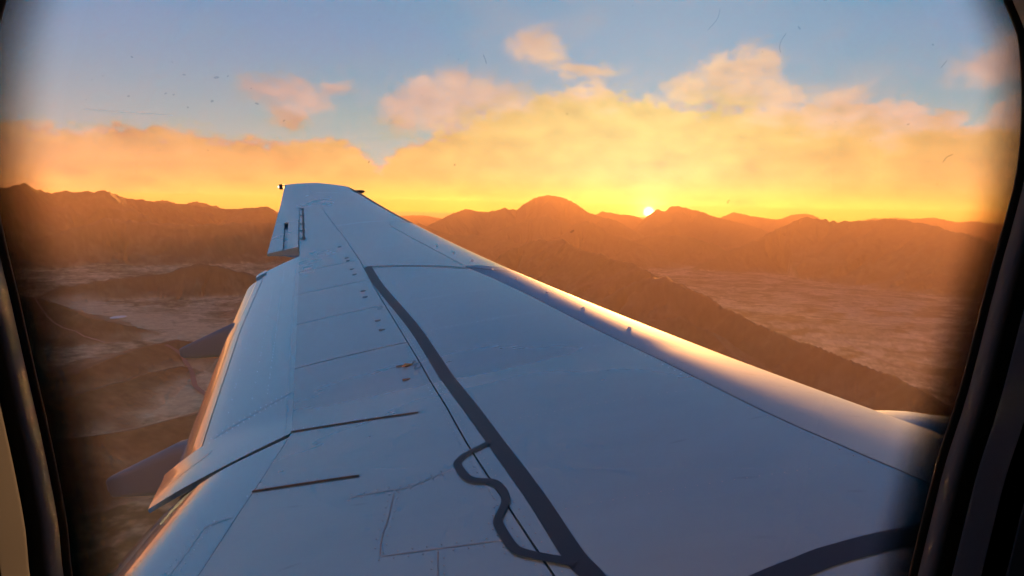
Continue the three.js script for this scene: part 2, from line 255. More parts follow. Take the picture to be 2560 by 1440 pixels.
// dirt roads laid on the land
function ribbon(pts, width, sample) {
  const c = new THREE.CatmullRomCurve3(pts.map(([x, z]) => new THREE.Vector3(x, 0, z))), n = pts.length * 14;
  return grid(n, 4, (u, v) => { const p = c.getPoint(u), t = c.getTangent(u), o = (v - 0.5) * width, x = p.x - t.z * o, z = p.z + t.x * o; return [x, sample(x, z), z]; });
}
const dirtMat = new THREE.MeshStandardMaterial({ color: new THREE.Color().setRGB(0.3, 0.25, 0.17), roughness: 0.95, side: THREE.DoubleSide });
const redDirtMat = new THREE.MeshStandardMaterial({ color: new THREE.Color().setRGB(0.45, 0.38, 0.27), roughness: 0.95, side: THREE.DoubleSide });
[[[[-493, -954], [-476, -948], [-451, -925], [-425, -887], [-408, -856], [-389, -821], [-370, -796], [-345, -767]], 6, dirtMat, 'pale dirt road curving past the tip of the outer flap fairing'],
  [[[1409, -2833], [1353, -2501], [1360, -2303], [1369, -2160], [1354, -1962], [1315, -1775]], 6, redDirtMat, 'straight dirt road along the foot of the right-hand spur'],
  [[[-874, -1234], [-829, -1189], [-775, -1141], [-718, -1105], [-680, -1098], [-637, -1092]], 2.5, redDirtMat, 'thin track over the reddish slope at the left'],
].forEach(([p, w, m, l]) => tag(mesh('dirt_road', ribbon(p, w, (x, z) => landHeight(x, z) + 1.5), m, scene), l, 'road', { kind: 'structure' }));
// pond
{
  const g = new THREE.CircleGeometry(1, 40); g.rotateX(-Math.PI / 2); g.scale(13, 1, 20);
  const m = mesh('pond', g, new THREE.MeshPhysicalMaterial({ color: new THREE.Color().setRGB(0.85, 0.87, 0.82), roughness: 0.3 }), scene);
  m.position.set(-786, landHeight(-786, -1341) + 2.5, -1341);
  tag(m, 'small bright white oval pond in the left-hand valley', 'pond', { kind: 'structure' });
}

// ------------------------------------------------------------------ wing
// local frame: x towards the nose, y up, z = -s (s metres out from the fuselage centre line)
const wing = new THREE.Group(); wing.name = 'airplane_wing';
const wingM = new THREE.Matrix4().set(0.98485631, -0.15672004, -0.07414096, 3.32259427, 0.15420344, 0.98728617, -0.03856571, -1.50062202, 0.07924237, 0.02654889, 0.99650178, 2.12289413, 0, 0, 0, 1);
wing.applyMatrix4(wingM); scene.add(wing);
tag(wing, 'long grey airliner wing with flaps extended, filling the view below the window', 'airplane wing');
const xLE = (s) => -1.66 - 0.5215 * (s - 5.01);
const xTE = (s) => -5.72 - (s > 6 ? 0.346 : 0.05) * (s - 6);
const foil = (c, t = 0.11) => { c = clamp(c, 0, 1); return 5 * t * (0.2969 * Math.sqrt(c) - 0.126 * c - 0.3516 * c * c + 0.2843 * c ** 3 - 0.1015 * c ** 4); };
const dihedral = (s) => 0.1052 * s + 0.7952 * Math.max(0, (s - 4) / 13) ** 2;
const twist = (s) => 0.09 * Math.max(0, (s - 6) / 11);
const hump = (s) => 0.036 * clamp((12 - s) / 7, 0, 1.15), humpShape = (q) => (q < 0.2 ? 1 - (1 - Math.max(0, q) / 0.2) ** 2 : 1 - (Math.min(q, 1) - 0.2) / 0.8); // thicker, rounder nose inboard
const top = (x, s) => { const c = xLE(s) - xTE(s), q = (xLE(s) - x) / c; return dihedral(s) + twist(s) * (xLE(s) - x) + c * (foil(q) + hump(s) * humpShape(q)); };
const bottom = (x, s) => { const c = xLE(s) - xTE(s); return dihedral(s) + twist(s) * (xLE(s) - x) - 0.75 * c * foil((xLE(s) - x) / c); };
const topNormal = (x, s) => { const e = 0.01; return new THREE.Vector3(-(top(x + e, s) - top(x - e, s)) / (2 * e), 1, (top(x, s + e) - top(x, s - e)) / (2 * e)).normalize(); };
const slatSeam0 = curve([[2.8, -1.62], [4.108, -2.155], [4.196, -2.189], [4.329, -2.252], [4.485, -2.32], [4.657, -2.397], [4.868, -2.484], [5.241, -2.623], [5.715, -2.803], [6.036, -2.937], [6.421, -3.116], [6.913, -3.332], [7.516, -3.6], [8.286, -3.972], [8.854, -4.285], [9.625, -4.66], [10.441, -5.058], [11.614, -5.649], [12.9, -6.3]]);
const slatSeam = (s) => s < 12.15 ? slatSeam0(s) : xLE(s) - (xLE(s) - slatSeam0(s)) * Math.sqrt(Math.max(0, 1 - ((s - 12.15) / 0.45) ** 2));
const rearSeam = curve([[2.8, -2.95], [4.976, -3.806], [5.075, -3.843], [5.57, -4.022], [6.41, -4.347], [7.488, -4.783], [8.621, -5.245], [10.009, -5.794], [11.633, -6.493], [12.897, -7.074], [15.223, -8.119], [17.394, -9.109]]);
const spoilerTE = curve([[2.8, -4.75], [4.5, -4.9], [4.866, -4.938], [5.171, -4.963], [5.617, -5.004], [5.725, -5.02], [6.818, -5.425], [8.811, -6.158], [11.181, -7.015], [14.795, -8.346], [17.9, -9.5]]);
const tipEnd0 = curve([[-9.94, 17.93], [-9.53, 17.82], [-8.95, 17.58], [-8.44, 17.18], [-7.99, 16.89], [-7.63, 16.36]]);
const tipEnd = (x) => clamp(tipEnd0(clamp(x, -9.94, -7.6)), 16.3, 17.95);

// paint
function paintTexture(size, f) { const d = new Uint8Array(size * size * 4); for (let y = 0; y < size; y++) for (let x = 0; x < size; x++) { const v = f(x / size, y / size), i = (y * size + x) * 4; d[i] = v[0]; d[i + 1] = v[1]; d[i + 2] = v[2]; d[i + 3] = 255; } const t = new THREE.DataTexture(d, size, size); t.wrapS = t.wrapT = THREE.MirroredRepeatWrapping; t.magFilter = THREE.LinearFilter; t.needsUpdate = true; return t; }
const streaks = (u, v) => fbm(u * 8, v * 26, 3, 1.7) * 0.6 + fbm(u * 5, v * 6, 4, 4.9) * 0.6;
const scuffs = []; for (let i = 0; i < 60; i++) scuffs.push([rnd(), rnd(), (rnd() - 0.5) * 0.6, 0.004 + rnd() * 0.016, 0.4 + rnd() * 0.6]);
const scuffAt = (u, v) => { let s = 0; for (const [a, b, k, l, w] of scuffs) { const du = u - a, dv = v - b - du * k; if (Math.abs(du) < l && Math.abs(dv) < 0.0022) s = Math.max(s, w * (1 - Math.abs(du) / l)); } return s; };
const wingColor = paintTexture(1024, (u, v) => { const k = 1 + 0.04 * streaks(u, v) - 0.1 * scuffAt(u, v); return [130 * k, 163 * k, 178 * k].map((q) => clamp(q, 0, 255)); });
wingColor.colorSpace = THREE.SRGBColorSpace; wingColor.repeat.set(0.28, 0.28);
const wingRough = paintTexture(512, (u, v) => { const k = 150 + 10 * fbm(u * 8, v * 12, 3, 3.3) + 14 * fbm(u * 4, v * 4, 3, 6.6); return [k, k, k].map((q) => clamp(q, 40, 255)); });
wingRough.repeat.set(0.22, 0.22);
const paint = new THREE.MeshPhysicalMaterial({ map: wingColor, roughnessMap: wingRough, roughness: 0.45, metalness: 0.55, clearcoat: 0.5, clearcoatRoughness: 0.18, side: THREE.DoubleSide });
const slatPaint = new THREE.MeshPhysicalMaterial({ map: wingColor, color: new THREE.Color().setRGB(1.3, 1.3, 1.3), roughness: 0.64, metalness: 0.15, specularIntensity: 0.3, side: THREE.DoubleSide });
const flapPaint = new THREE.MeshPhysicalMaterial({ map: wingColor, roughnessMap: wingRough, roughness: 0.26, metalness: 0.65, clearcoat: 1, clearcoatRoughness: 0.06, side: THREE.DoubleSide });
const under = new THREE.MeshStandardMaterial({ color: new THREE.Color().setRGB(0.14, 0.145, 0.15), roughness: 0.8, side: THREE.DoubleSide });
const stripeMat = new THREE.MeshPhysicalMaterial({ color: new THREE.Color().setRGB(0.009, 0.018, 0.042), roughness: 0.4, specularIntensity: 0.7, side: THREE.DoubleSide });
const rubber = new THREE.MeshStandardMaterial({ color: new THREE.Color().setRGB(0.055, 0.045, 0.03), roughness: 0.85, side: THREE.DoubleSide });
const bareMetal = new THREE.MeshPhysicalMaterial({ color: new THREE.Color().setRGB(0.62, 0.61, 0.6), metalness: 0.85, roughness: 0.28, side: THREE.DoubleSide });
const darkMetal = new THREE.MeshPhysicalMaterial({ color: new THREE.Color().setRGB(0.025, 0.023, 0.022), metalness: 0, roughness: 0.45, specularIntensity: 0.5, side: THREE.DoubleSide });

// a skin panel on the wing: u runs along the span, v from its front edge to its rear edge, with edges turned down
function panel(s0, s1, fore, aft, { ns = 24, nx = 12, lift = 0, depth = 0.02, gap = 0.003, raked = false, y = top } = {}) {
  const at = (u, v) => {
    let s = lerp(s0 + gap, (raked ? 17.2 : s1 - gap), u), x = 0;
    for (let k = 0; k < (raked ? 6 : 1); k++) { x = lerp(fore(s) - (fore === xLE ? 0 : gap), aft(s) + gap, v); if (raked) s = lerp(s0 + gap, tipEnd(x), u); }
    return [x, s];
  };
  const P = (u, v, drop) => { const [x, s] = at(u, v); return [x, y(x, s) + lift - drop, -s, x, s]; };
  const parts = [grid(ns, nx, (u, v) => P(u, v * v * 0.35 + v * 0.65, 0), true)];
  const edge = (f, n) => grid(n, 1, (u, v) => { const [a, b] = f(u); return P(a, b * b * 0.35 + b * 0.65, v * depth); });
  parts.push(edge((t) => [t, 0], ns), edge((t) => [t, 1], ns), edge((t) => [0, t], nx), edge((t) => [1, t], nx));
  return mergeGeometries(parts);
}
// leading edge piece that wraps under the nose
function nosePiece(s0, s1, seam, lower = 0.16, ns = 60, raked = false, lift = 0) {
  return grid(ns, 30, (u, v) => {
    let s = lerp(s0, s1, u), x, yy;
    for (let k = 0; k < (raked ? 5 : 1); k++) {
      const a = (v - 0.42) * 2; // below zero: lower side
      if (a >= 0) { const t = (a / 1.16) ** 2; x = lerp(xLE(s), seam(s) + 0.004, t); yy = top(x, s) + lift; } else { const t = (a / 0.84) ** 2; x = xLE(s) - t * lower * (xLE(s) - xTE(s)); yy = bottom(x, s); }
      if (raked) s = lerp(s0, Math.min(s1, tipEnd(x)), u);
    }
    return [x, yy, -s, x, s];
  });
}
// inner structure: what shows in the gaps
mesh('inner_structure', mergeGeometries([
  panel(2.8, 16.2, (s) => xLE(s) - 0.12, spoilerTE, { ns: 60, nx: 20, lift: -0.022, depth: 0.05, gap: 0 }),
  panel(14.7, 17.2, (s) => xLE(s) - 0.12, xTE, { ns: 20, nx: 20, lift: -0.022, depth: 0.02, gap: 0.03, raked: true }),
]), under, wing);
mesh('lower_skin', grid(60, 20, (u, v) => { const s = lerp(2.8, 16.9, u), x = lerp(xLE(s) - 0.15 * (xLE(s) - xTE(s)), s < 11.3 ? spoilerTE(s) : xTE(s), v); return [x, bottom(x, s), -s, x, s]; }), paint, wing);
// leading edge slats and the box panel
mesh('slat', nosePiece(2.8, 8.996, slatSeam, 0.16, 60), slatPaint, wing);
mesh('slat', nosePiece(9.004, 12.6, slatSeam, 0.16, 40), paint, wing);
mesh('leading_edge', nosePiece(12.6, 17.2, (s) => xLE(s) - 0.14, 0.16, 30, true), darkMetal, wing);
mesh('wing_panel', panel(2.8, 12.6, slatSeam, rearSeam, { ns: 110, nx: 30 }), paint, wing);
mesh('wing_panel', panel(12.6, 17.2, (s) => xLE(s) - 0.14, rearSeam, { ns: 40, nx: 24, raked: true }), paint, wing);
// the spoilers and fixed panels behind the rear seam
const cuts = [2.8, 6.84, 7.95, 9.0, 10.02, 11.3];
for (let i = 0; i + 1 < cuts.length; i++) mesh(i < 1 ? 'trailing_panel' : 'spoiler', panel(cuts[i], cuts[i + 1], rearSeam, spoilerTE, { nx: 12, gap: 0.006, lift: i > 0 ? 0.002 : 0, ns: i ? 14 : 40 }), paint, wing);
mesh('trailing_panel', panel(11.3, 14.8, rearSeam, spoilerTE, { ns: 20, nx: 10 }), paint, wing);
mesh('wing_tip_panel', panel(14.8, 17.2, rearSeam, xTE, { ns: 24, nx: 14, raked: true, depth: 0.05 }), paint, wing);
// wing tip cap
mesh('wing_tip', grid(30, 8, (u, v) => { const x = lerp(-7.62, -9.94, u), s = tipEnd(x), a = v * Math.PI, ys = Math.min(s, 17.95), hi = top(x, ys), lo = bottom(x, ys) - 0.02, m = (hi + lo) / 2; return [x, m + (hi - m) * Math.cos(a), -(s + 0.05 * Math.sin(a)), x, s]; }), paint, wing);
// rubber strips in the two widest joints
for (const [s, x0, x1, k] of [[5.725, -5.02, -4.18, -0.17], [5.05, -4.955, -4.35, -0.11]]) mesh('seal_strip', grid(20, 2, (u, v) => { const x = lerp(x0, x1, u), q = s + (v - 0.5) * 0.019 + u * k; return [x, top(x, q) + 0.004 + (v === 0.5 ? 0.003 : 0), -q]; }, true), rubber, wing);
// aileron
const ail = new THREE.Group(); ail.name = 'aileron'; wing.add(ail);
const ailTop = (x, s) => top(x, s) + 0.02;
const slotLine = curve([[11.42, -7.325], [13.6, -8.145], [14.8, -8.6]]);
const half = (d) => (q) => slotLine(q) + d;
mesh('aileron_skin', panel(11.42, 13.5, spoilerTE, half(0.03), { ns: 14, nx: 6, gap: 0.012, depth: 0.03, y: ailTop }), paint, ail);
mesh('aileron_skin', panel(13.5, 14.8, spoilerTE, xTE, { ns: 8, nx: 8, gap: 0.004, depth: 0.03, y: ailTop }), paint, ail);
mesh('balance_tab', panel(11.42, 13.5, half(-0.028), xTE, { ns: 14, nx: 6, gap: 0.004, depth: 0.03, y: ailTop }), paint, ail);
mesh('aileron_end', grid(1, 8, (u, v) => { const x = lerp(spoilerTE(11.42) - 0.012, xTE(11.42), v); return [x, lerp(ailTop(x, 11.43) - 0.004, ailTop(x, 11.43) - 0.02 - 0.12 * (1 - v * 0.85), u), -11.425]; }), paint, ail);
for (const s of [12.05, 12.63, 13.22, 13.95, 14.66]) { const x = spoilerTE(s) + 0.06; const g = new THREE.BoxGeometry(0.09, 0.012, 0.022); mesh('hinge', g, under, ail).position.set(x, top(x, s) + 0.012, -s); }
mesh('hinge_cover', grid(20, 2, (u, v) => { const s = lerp(11.95, 14.6, u), x = spoilerTE(s) + 0.07 + (v - 0.5) * 0.03; return [x, top(x, s) + 0.006 + (v === 0.5 ? 0.008 : 0), -s]; }, true), darkMetal, ail);

// flaps: sections that droop as they run aft of the spoiler line
const bend = (a, b, k) => (d) => 0.08 * d + a * d * d + b * Math.max(0, d - k) ** 2;
const droop = bend(0.125, 0.85, 0.48), droopEnd = bend(0.125, 0.3, 0.48), droopInner = bend(0.1, 0.8, 0.25);
function flapPoint(sigma, d, lower = 0, dr = droop, shear = 0.85) { const s = sigma - shear * d, x = spoilerTE(s) - d / 0.94; return [x, top(spoilerTE(s), s) - 0.02 - dr(d) - lower, -s, x, s]; }
function flapPiece(s0, s1, d0, d1, { lower = 0, ns = 40, nd = 12, depth = 0.016, dr = droop, gap = 0.006 } = {}) {
  const D0 = typeof d0 === 'function' ? d0 : () => d0, D1 = typeof d1 === 'function' ? d1 : () => d1;
  const P = (u, v, drop) => { const q = lerp(s0 + gap, s1 - gap, u); return flapPoint(q, lerp(D0(q), D1(q), v), lower + drop, dr); };
  const e = (f, n) => grid(n, 1, (t, w) => P(...f(t), w * depth));
  return mergeGeometries([grid(ns, nd, (u, v) => P(u, v, 0), true), e((t) => [t, 0], ns), e((t) => [t, 1], ns), e((t) => [0, t], nd), e((t) => [1, t], nd)]);
}
const foreEnd = curve([[5.7, 0.5], [6.44, 0.59], [6.93, 0.59], [8.8, 0.57], [10.7, 0.46], [11, 0.45]]);
const midEnd = (q) => foreEnd(q) + 0.09;
const flapEnd = curve([[5.7, 0.66], [6.44, 0.79], [7.34, 0.775], [8.51, 0.76], [9.5, 0.73], [10.7, 0.67], [11, 0.58]]);
const flap = new THREE.Group(); flap.name = 'flap'; wing.add(flap);
mesh('fore_flap', flapPiece(6.44, 11.0, 0.0, foreEnd, { ns: 60 }), flapPaint, flap);
mesh('mid_flap', flapPiece(6.44, 10.9, (q) => foreEnd(q) + 0.012, midEnd, { lower: 0.006, ns: 60, nd: 4 }), flapPaint, flap);
mesh('aft_flap', flapPiece(6.44, 10.8, (q) => midEnd(q) + 0.012, (q) => Math.max(midEnd(q) + 0.03, flapEnd(q)), { lower: 0.012, ns: 60, nd: 5 }), flapPaint, flap);
mesh('flap_end_panel', flapPiece(5.76, 6.44, 0.0, (q) => lerp(0.64, 0.81, (q - 5.76) / 0.68), { ns: 14, nd: 16, lower: -0.002, dr: droopEnd }), flapPaint, flap);
mesh('flap_tab', flapPiece(10.86, 11.0, 0.43, 0.56, { ns: 4, nd: 4, lower: -0.02, depth: 0.05 }), flapPaint, flap);
mesh('flap_end_face', grid(16, 1, (u, v) => flapPoint(5.767, lerp(0.0, 0.64, u), 0.004 + v * lerp(0.06, 0.02, u), droopEnd)), flapPaint, flap);
mesh('flap_underside', flapPiece(5.45, 11.05, -0.02, (q) => foreEnd(q) + 0.02, { lower: 0.05, ns: 60, depth: 0.02 }), under, flap);
const flap2 = new THREE.Group(); flap2.name = 'flap'; wing.add(flap2);
mesh('fore_flap', flapPiece(2.9, 5.665, 0.002, (q) => 0.4, { ns: 40, lower: -0.016, gap: 0.004, dr: droopInner }), flapPaint, flap2);
mesh('aft_flap', flapPiece(2.9, 5.665, 0.407, 0.67, { ns: 40, nd: 8, lower: -0.014, gap: 0.004, dr: droopInner }), flapPaint, flap2);
// flap track fairings
function fairing(s, stations) { // stations: [x, yTop, yBottom, halfWidth]
  return grid(stations.length - 1, 20, (u, v) => {
    const [x, t, b, w] = stations[Math.round(u * (stations.length - 1))], a = v * Math.PI * 2, c = Math.cos(a), q = Math.sin(a), m = (t + b) / 2, h = (t - b) / 2;
    return [x, dihedral(s) + m + h * Math.sign(c) * Math.pow(Math.abs(c), 0.45), -(s + w * Math.sign(q) * Math.pow(Math.abs(q), 0.55))];
  });
}
const fairPaint = new THREE.MeshPhysicalMaterial({ color: new THREE.Color().setRGB(0.17, 0.18, 0.19), roughness: 0.45, side: THREE.DoubleSide });
mesh('flap_fairing', fairing(8.9, [[-7.6, -0.27, -0.3, 0.01], [-7.59, -0.255, -0.345, 0.045], [-7.55, -0.24, -0.37, 0.06], [-7.4, -0.19, -0.385, 0.075], [-6.95, -0.05, -0.41, 0.09], [-6.6, -0.06, -0.43, 0.1], [-6, -0.1, -0.45, 0.11], [-5.2, -0.1, -0.34, 0.07], [-5.0, -0.15, -0.2, 0.01]]), fairPaint, wing);
mesh('flap_fairing', fairing(6.35, [[-6.73, -0.375, -0.4, 0.01], [-6.725, -0.36, -0.46, 0.045], [-6.7, -0.345, -0.5, 0.06], [-6.5, -0.275, -0.51, 0.075], [-6.15, -0.15, -0.52, 0.09], [-5.9, -0.13, -0.53, 0.1], [-5.4, -0.14, -0.55, 0.11], [-4.8, -0.16, -0.5, 0.12], [-4.2, -0.2, -0.42, 0.08], [-4, -0.25, -0.3, 0.01]]), fairPaint, wing);

// painted walkway lines
function drape(pts, width, { lift = 0.003, n = 12, tension = true } = {}) {
  const P = pts.map(([x, s]) => new THREE.Vector3(x, 0, -s)), c = tension ? new THREE.CatmullRomCurve3(P, false, 'centripetal') : null, path = [];
  if (c) for (let i = 0; i <= pts.length * n; i++) path.push(c.getPoint(i / (pts.length * n)));
  else for (let i = 0; i + 1 < P.length; i++) for (let k = 0; k <= n; k++) if (k || !i) path.push(P[i].clone().lerp(P[i + 1], k / n));
  const N = path.length - 1;
  return grid(N, 2, (u, v, i) => { const a = path[Math.max(0, i - 1)], b = path[Math.min(N, i + 1)], t = b.clone().sub(a).normalize(), w = (typeof width === 'function' ? width(u) : width) * (v - 0.5), x = path[i].x - t.z * w, z = path[i].z + t.x * w; return [x, top(x, -z) + lift, z]; });
}
mesh('walkway_line', drape([[-5.583, 9.588], [-5.223, 8.7], [-4.531, 7.137], [-4.13, 6.123], [-3.817, 5.337], [-3.689, 4.999], [-3.468, 4.416], [-3.316, 3.977], [-3.274, 3.893], [-2.95, 3.05]], (u) => lerp(0.088, 0.066, u)), stripeMat, wing);
mesh('walkway_line', drape([[-3.711, 4.984], [-3.828, 4.896], [-3.848, 4.844], [-3.838, 4.807], [-3.764, 4.663], [-3.663, 4.604], [-3.624, 4.548], [-3.59, 4.433], [-3.612, 4.303], [-3.607, 4.281], [-3.541, 4.118], [-3.514, 4.083], [-3.323, 3.961]], 0.036, { lift: 0.0065 }), stripeMat, wing);
mesh('walkway_line', drape([[-2.88, 3.704], [-2.769, 3.748], [-2.682, 3.776], [-2.606, 3.802], [-2.541, 3.816], [-2.43, 3.837], [-2.311, 3.851], [-2.201, 3.863]], 0.086), stripeMat, wing);
mesh('walkway_line', drape([[-5.607, 9.603], [-5.111, 9.357], [-4.723, 9.132], [-4.267, 8.848], [-4.004, 8.717], [-3.864, 8.707]], 0.024, { lift: 0.0065 }), stripeMat, wing);
// fine seams with rows of fasteners
const seamMat = new THREE.MeshStandardMaterial({ color: new THREE.Color().setRGB(0.13, 0.14, 0.155), roughness: 0.8, side: THREE.DoubleSide });
const seams = [
  [[-4.336, 4.744], [-4.211, 4.737], [-4.047, 4.719], [-3.953, 4.759], [-3.866, 4.794]],
  [[-4.114, 4.689], [-4.09, 4.483], [-4.083, 4.359], [-4.059, 4.239]],
  [[-4.052, 4.232], [-3.819, 4.203], [-3.588, 4.175]],
  [[-3.799, 4.045], [-3.823, 4.181]],
  [[-8.521, 16.257], [-7.883, 15.961]],
];
for (const s of seams) mesh('seam', drape(s, 0.0036, { lift: 0.0016, tension: true }), seamMat, wing);
const flapSeam = (a, b, w, parent, dr) => mesh('seam', grid(16, 1, (u, v) => { const q = lerp(a[0], b[0], u), d = lerp(a[1], b[1], u), t = (v - 0.5) * w; return flapPoint(q + t, d + t * 0.3, -0.004 - (parent === flap2 ? 0.016 : 0.002), dr); }), seamMat, parent);
flapSeam([6.2, 0.5], [6.05, 0.68], 0.008, flap, droopEnd);
flapSeam([4.85, 0.02], [4.9, 0.13], 0.007, flap2, droopInner); flapSeam([4.9, 0.13], [4.55, 0.135], 0.007, flap2, droopInner);
// fasteners: too small to pick apart one by one
{
  const spots = [];
  const along = (pts, step, off) => { for (let i = 0; i + 1 < pts.length; i++) { const [a, b] = [pts[i], pts[i + 1]], L = Math.hypot(b[0] - a[0], b[1] - a[1]), n = Math.max(1, Math.round(L / step)), tx = (b[0] - a[0]) / L, ts = (b[1] - a[1]) / L; for (let k = 0; k < n; k++) { const t = k / n, x = lerp(a[0], b[0], t) - ts * off, s = lerp(a[1], b[1], t) + tx * off; spots.push([x, top(x, s) + 0.003, -s]); } } };
  for (const s of seams.slice(0, 4)) { along(s, 0.055, 0.022); along(s, 0.055, -0.022); }
  along([[-4.956, 5.051], [-4.353, 4.942]], 0.06, 0.03); along([[-4.956, 5.051], [-4.353, 4.942]], 0.06, -0.04);
  along([[-5.02, 5.725], [-4.177, 5.547]], 0.07, 0.03);
  along([[-3.74, 4.599], [-3.671, 4.55], [-3.636, 4.462], [-3.635, 4.349], [-3.646, 4.299], [-3.584, 4.167], [-3.568, 4.093], [-3.455, 4.004]], 0.05, 0);
  for (let q = 3.4; q < 12; q += 0.06) { for (const o of [0.03, -0.035]) { const x = rearSeam(q) + o; spots.push([x, top(x, q) + 0.001, -q]); } if (rnd() > 0.1) { const x = slatSeam(q) - 0.03; spots.push([x, top(x, q) + 0.001, -q]); } }
  for (const q of [4.3, 5.2, 6.1, 7, 7.9, 8.8, 9.7, 10.6]) { const x0 = slatSeam(q) - 0.1, x1 = rearSeam(q) + 0.1; for (let k = 0; k < 26; k++) { const x = lerp(x0, x1, k / 25); spots.push([x, top(x, q) - 0.0002, -q]); } }
  const onFlap = (q, d, l = -0.003, dr = droop) => { const p = flapPoint(q, d, l, dr); spots.push([p[0], p[1], p[2]]); };
  for (let q = 5.8; q < 10.95; q += 0.05) onFlap(q, 0.04, q < 6.44 ? -0.005 : -0.003, q < 6.44 ? droopEnd : droop);
  for (let q = 6.6; q < 10.6; q += 0.075) { if (rnd() > 0.15) onFlap(q, 0.19); if (rnd() > 0.5) onFlap(q, 0.3); if (rnd() > 0.6) onFlap(q, 0.46); }
  for (let d = 0.05; d < 0.6; d += 0.035) { onFlap(5.78, d, -0.005, droopEnd); onFlap(6.4, d, -0.005, droopEnd); onFlap(6.48, Math.min(d, 0.54)); onFlap(5.64, d, -0.019, droopInner); }
  for (let q = 3.9; q < 5.6; q += 0.05) { onFlap(q, 0.37, -0.019, droopInner); onFlap(q, 0.44, -0.017, droopInner); }
  for (let k = 0; k < 9; k++) { onFlap(4.92 - k * 0.045, 0.105, -0.019, droopInner); onFlap(4.92 - k * 0.045, 0.165, -0.019, droopInner); }
  const g = new THREE.CylinderGeometry(0.0026, 0.0026, 0.002, 6), im = new THREE.InstancedMesh(g, seamMat, spots.length), m4 = new THREE.Matrix4();
  spots.forEach((p, i) => im.setMatrixAt(i, m4.makeTranslation(p[0], p[1], p[2])));
  im.name = 'fastener'; im.userData.kind = 'stuff'; wing.add(im);
}
// spoiler actuator fittings
{
  const shape = new THREE.Shape(); shape.moveTo(-0.024, -0.004); shape.quadraticCurveTo(0.01, -0.011, 0.024, 0); shape.quadraticCurveTo(0.01, 0.011, -0.024, 0.004); shape.closePath();
  const g = new THREE.ExtrudeGeometry(shape, { depth: 0.006, bevelEnabled: true, bevelSize: 0.002, bevelThickness: 0.002, bevelSegments: 1, curveSegments: 5 }); g.rotateX(-Math.PI / 2);
  for (const [x, s] of [[-6.371, 11.024], [-6.042, 10.271], [-5.976, 10.105], [-5.786, 9.633], [-5.673, 9.36], [-5.359, 8.588], [-5.273, 8.352], [-4.931, 7.525], [-4.828, 7.258], [-4.48, 6.386], [-4.38, 6.132]]) mesh('fitting', g, under, wing).position.set(x, top(x, s), -s);
  const b = new THREE.SphereGeometry(0.016, 10, 6, 0, Math.PI * 2, 0, Math.PI / 2);
  for (const [x, s] of [[-4.896, 10.363], [-4.599, 9.803], [-4.32, 9.301], [-4.05, 8.779], [-3.774, 8.257], [-3.473, 7.64], [-3.186, 7.049], [-2.901, 6.432]]) mesh('bolt', b, bareMetal, wing).position.set(x, top(x, s) - 0.002, -s);
}
// small orange triangle marking with two printed glyphs beside it
{
  const on = (x, s, l = 0.004) => [x, top(x, s) + l, -s];
  const tri = new THREE.Shape([[-0.035, -0.04], [0.035, 0], [-0.035, 0.045]].map(([a, b]) => new THREE.Vector2(a, b)));
  const g = new THREE.ExtrudeGeometry(tri, { depth: 0.002, bevelEnabled: false }); g.rotateX(-Math.PI / 2);
  mesh('warning_triangle', g, new THREE.MeshStandardMaterial({ color: new THREE.Color().setRGB(0.62, 0.24, 0.03), roughness: 0.6 }), wing).position.set(...on(-4.417, 6.374));
  for (const [x, s] of [[-4.37, 6.4], [-4.34, 6.3], [-5.005, 7.889]]) { const r = new THREE.TorusGeometry(0.022, 0.003, 5, 14); r.rotateX(-Math.PI / 2); r.scale(1, 0.5, 1.7); mesh('printed_mark', r, seamMat, wing).position.set(...on(x, s)); }
}
// tip lights
{
  const h = mesh('light_housing', new THREE.BoxGeometry(0.09, 0.12, 0.16), darkMetal, wing); h.position.set(-9.9, top(-9.86, 17.85) - 0.03, -17.88);
  const lampMat = new THREE.MeshStandardMaterial({ color: 0xffffff, emissive: new THREE.Color(1, 1, 1), emissiveIntensity: 0.16 });
  mesh('strobe_light', new THREE.SphereGeometry(0.024, 12, 8), lampMat, wing).position.set(-9.96, top(-9.86, 17.85) - 0.02, -17.84);
  const lens = new THREE.SphereGeometry(1, 20, 12); lens.scale(0.24, 0.05, 0.16);
  mesh('navigation_light', lens, darkMetal, wing).position.set(-7.72, dihedral(16.4) + 0.02, -16.4);
  const l = new THREE.PointLight(0xffffff, 0.01, 0, 2); l.name = 'strobe_glow'; l.castShadow = true; l.position.set(-10.02, top(-9.86, 17.85) - 0.02, -17.84); wing.add(l);
}

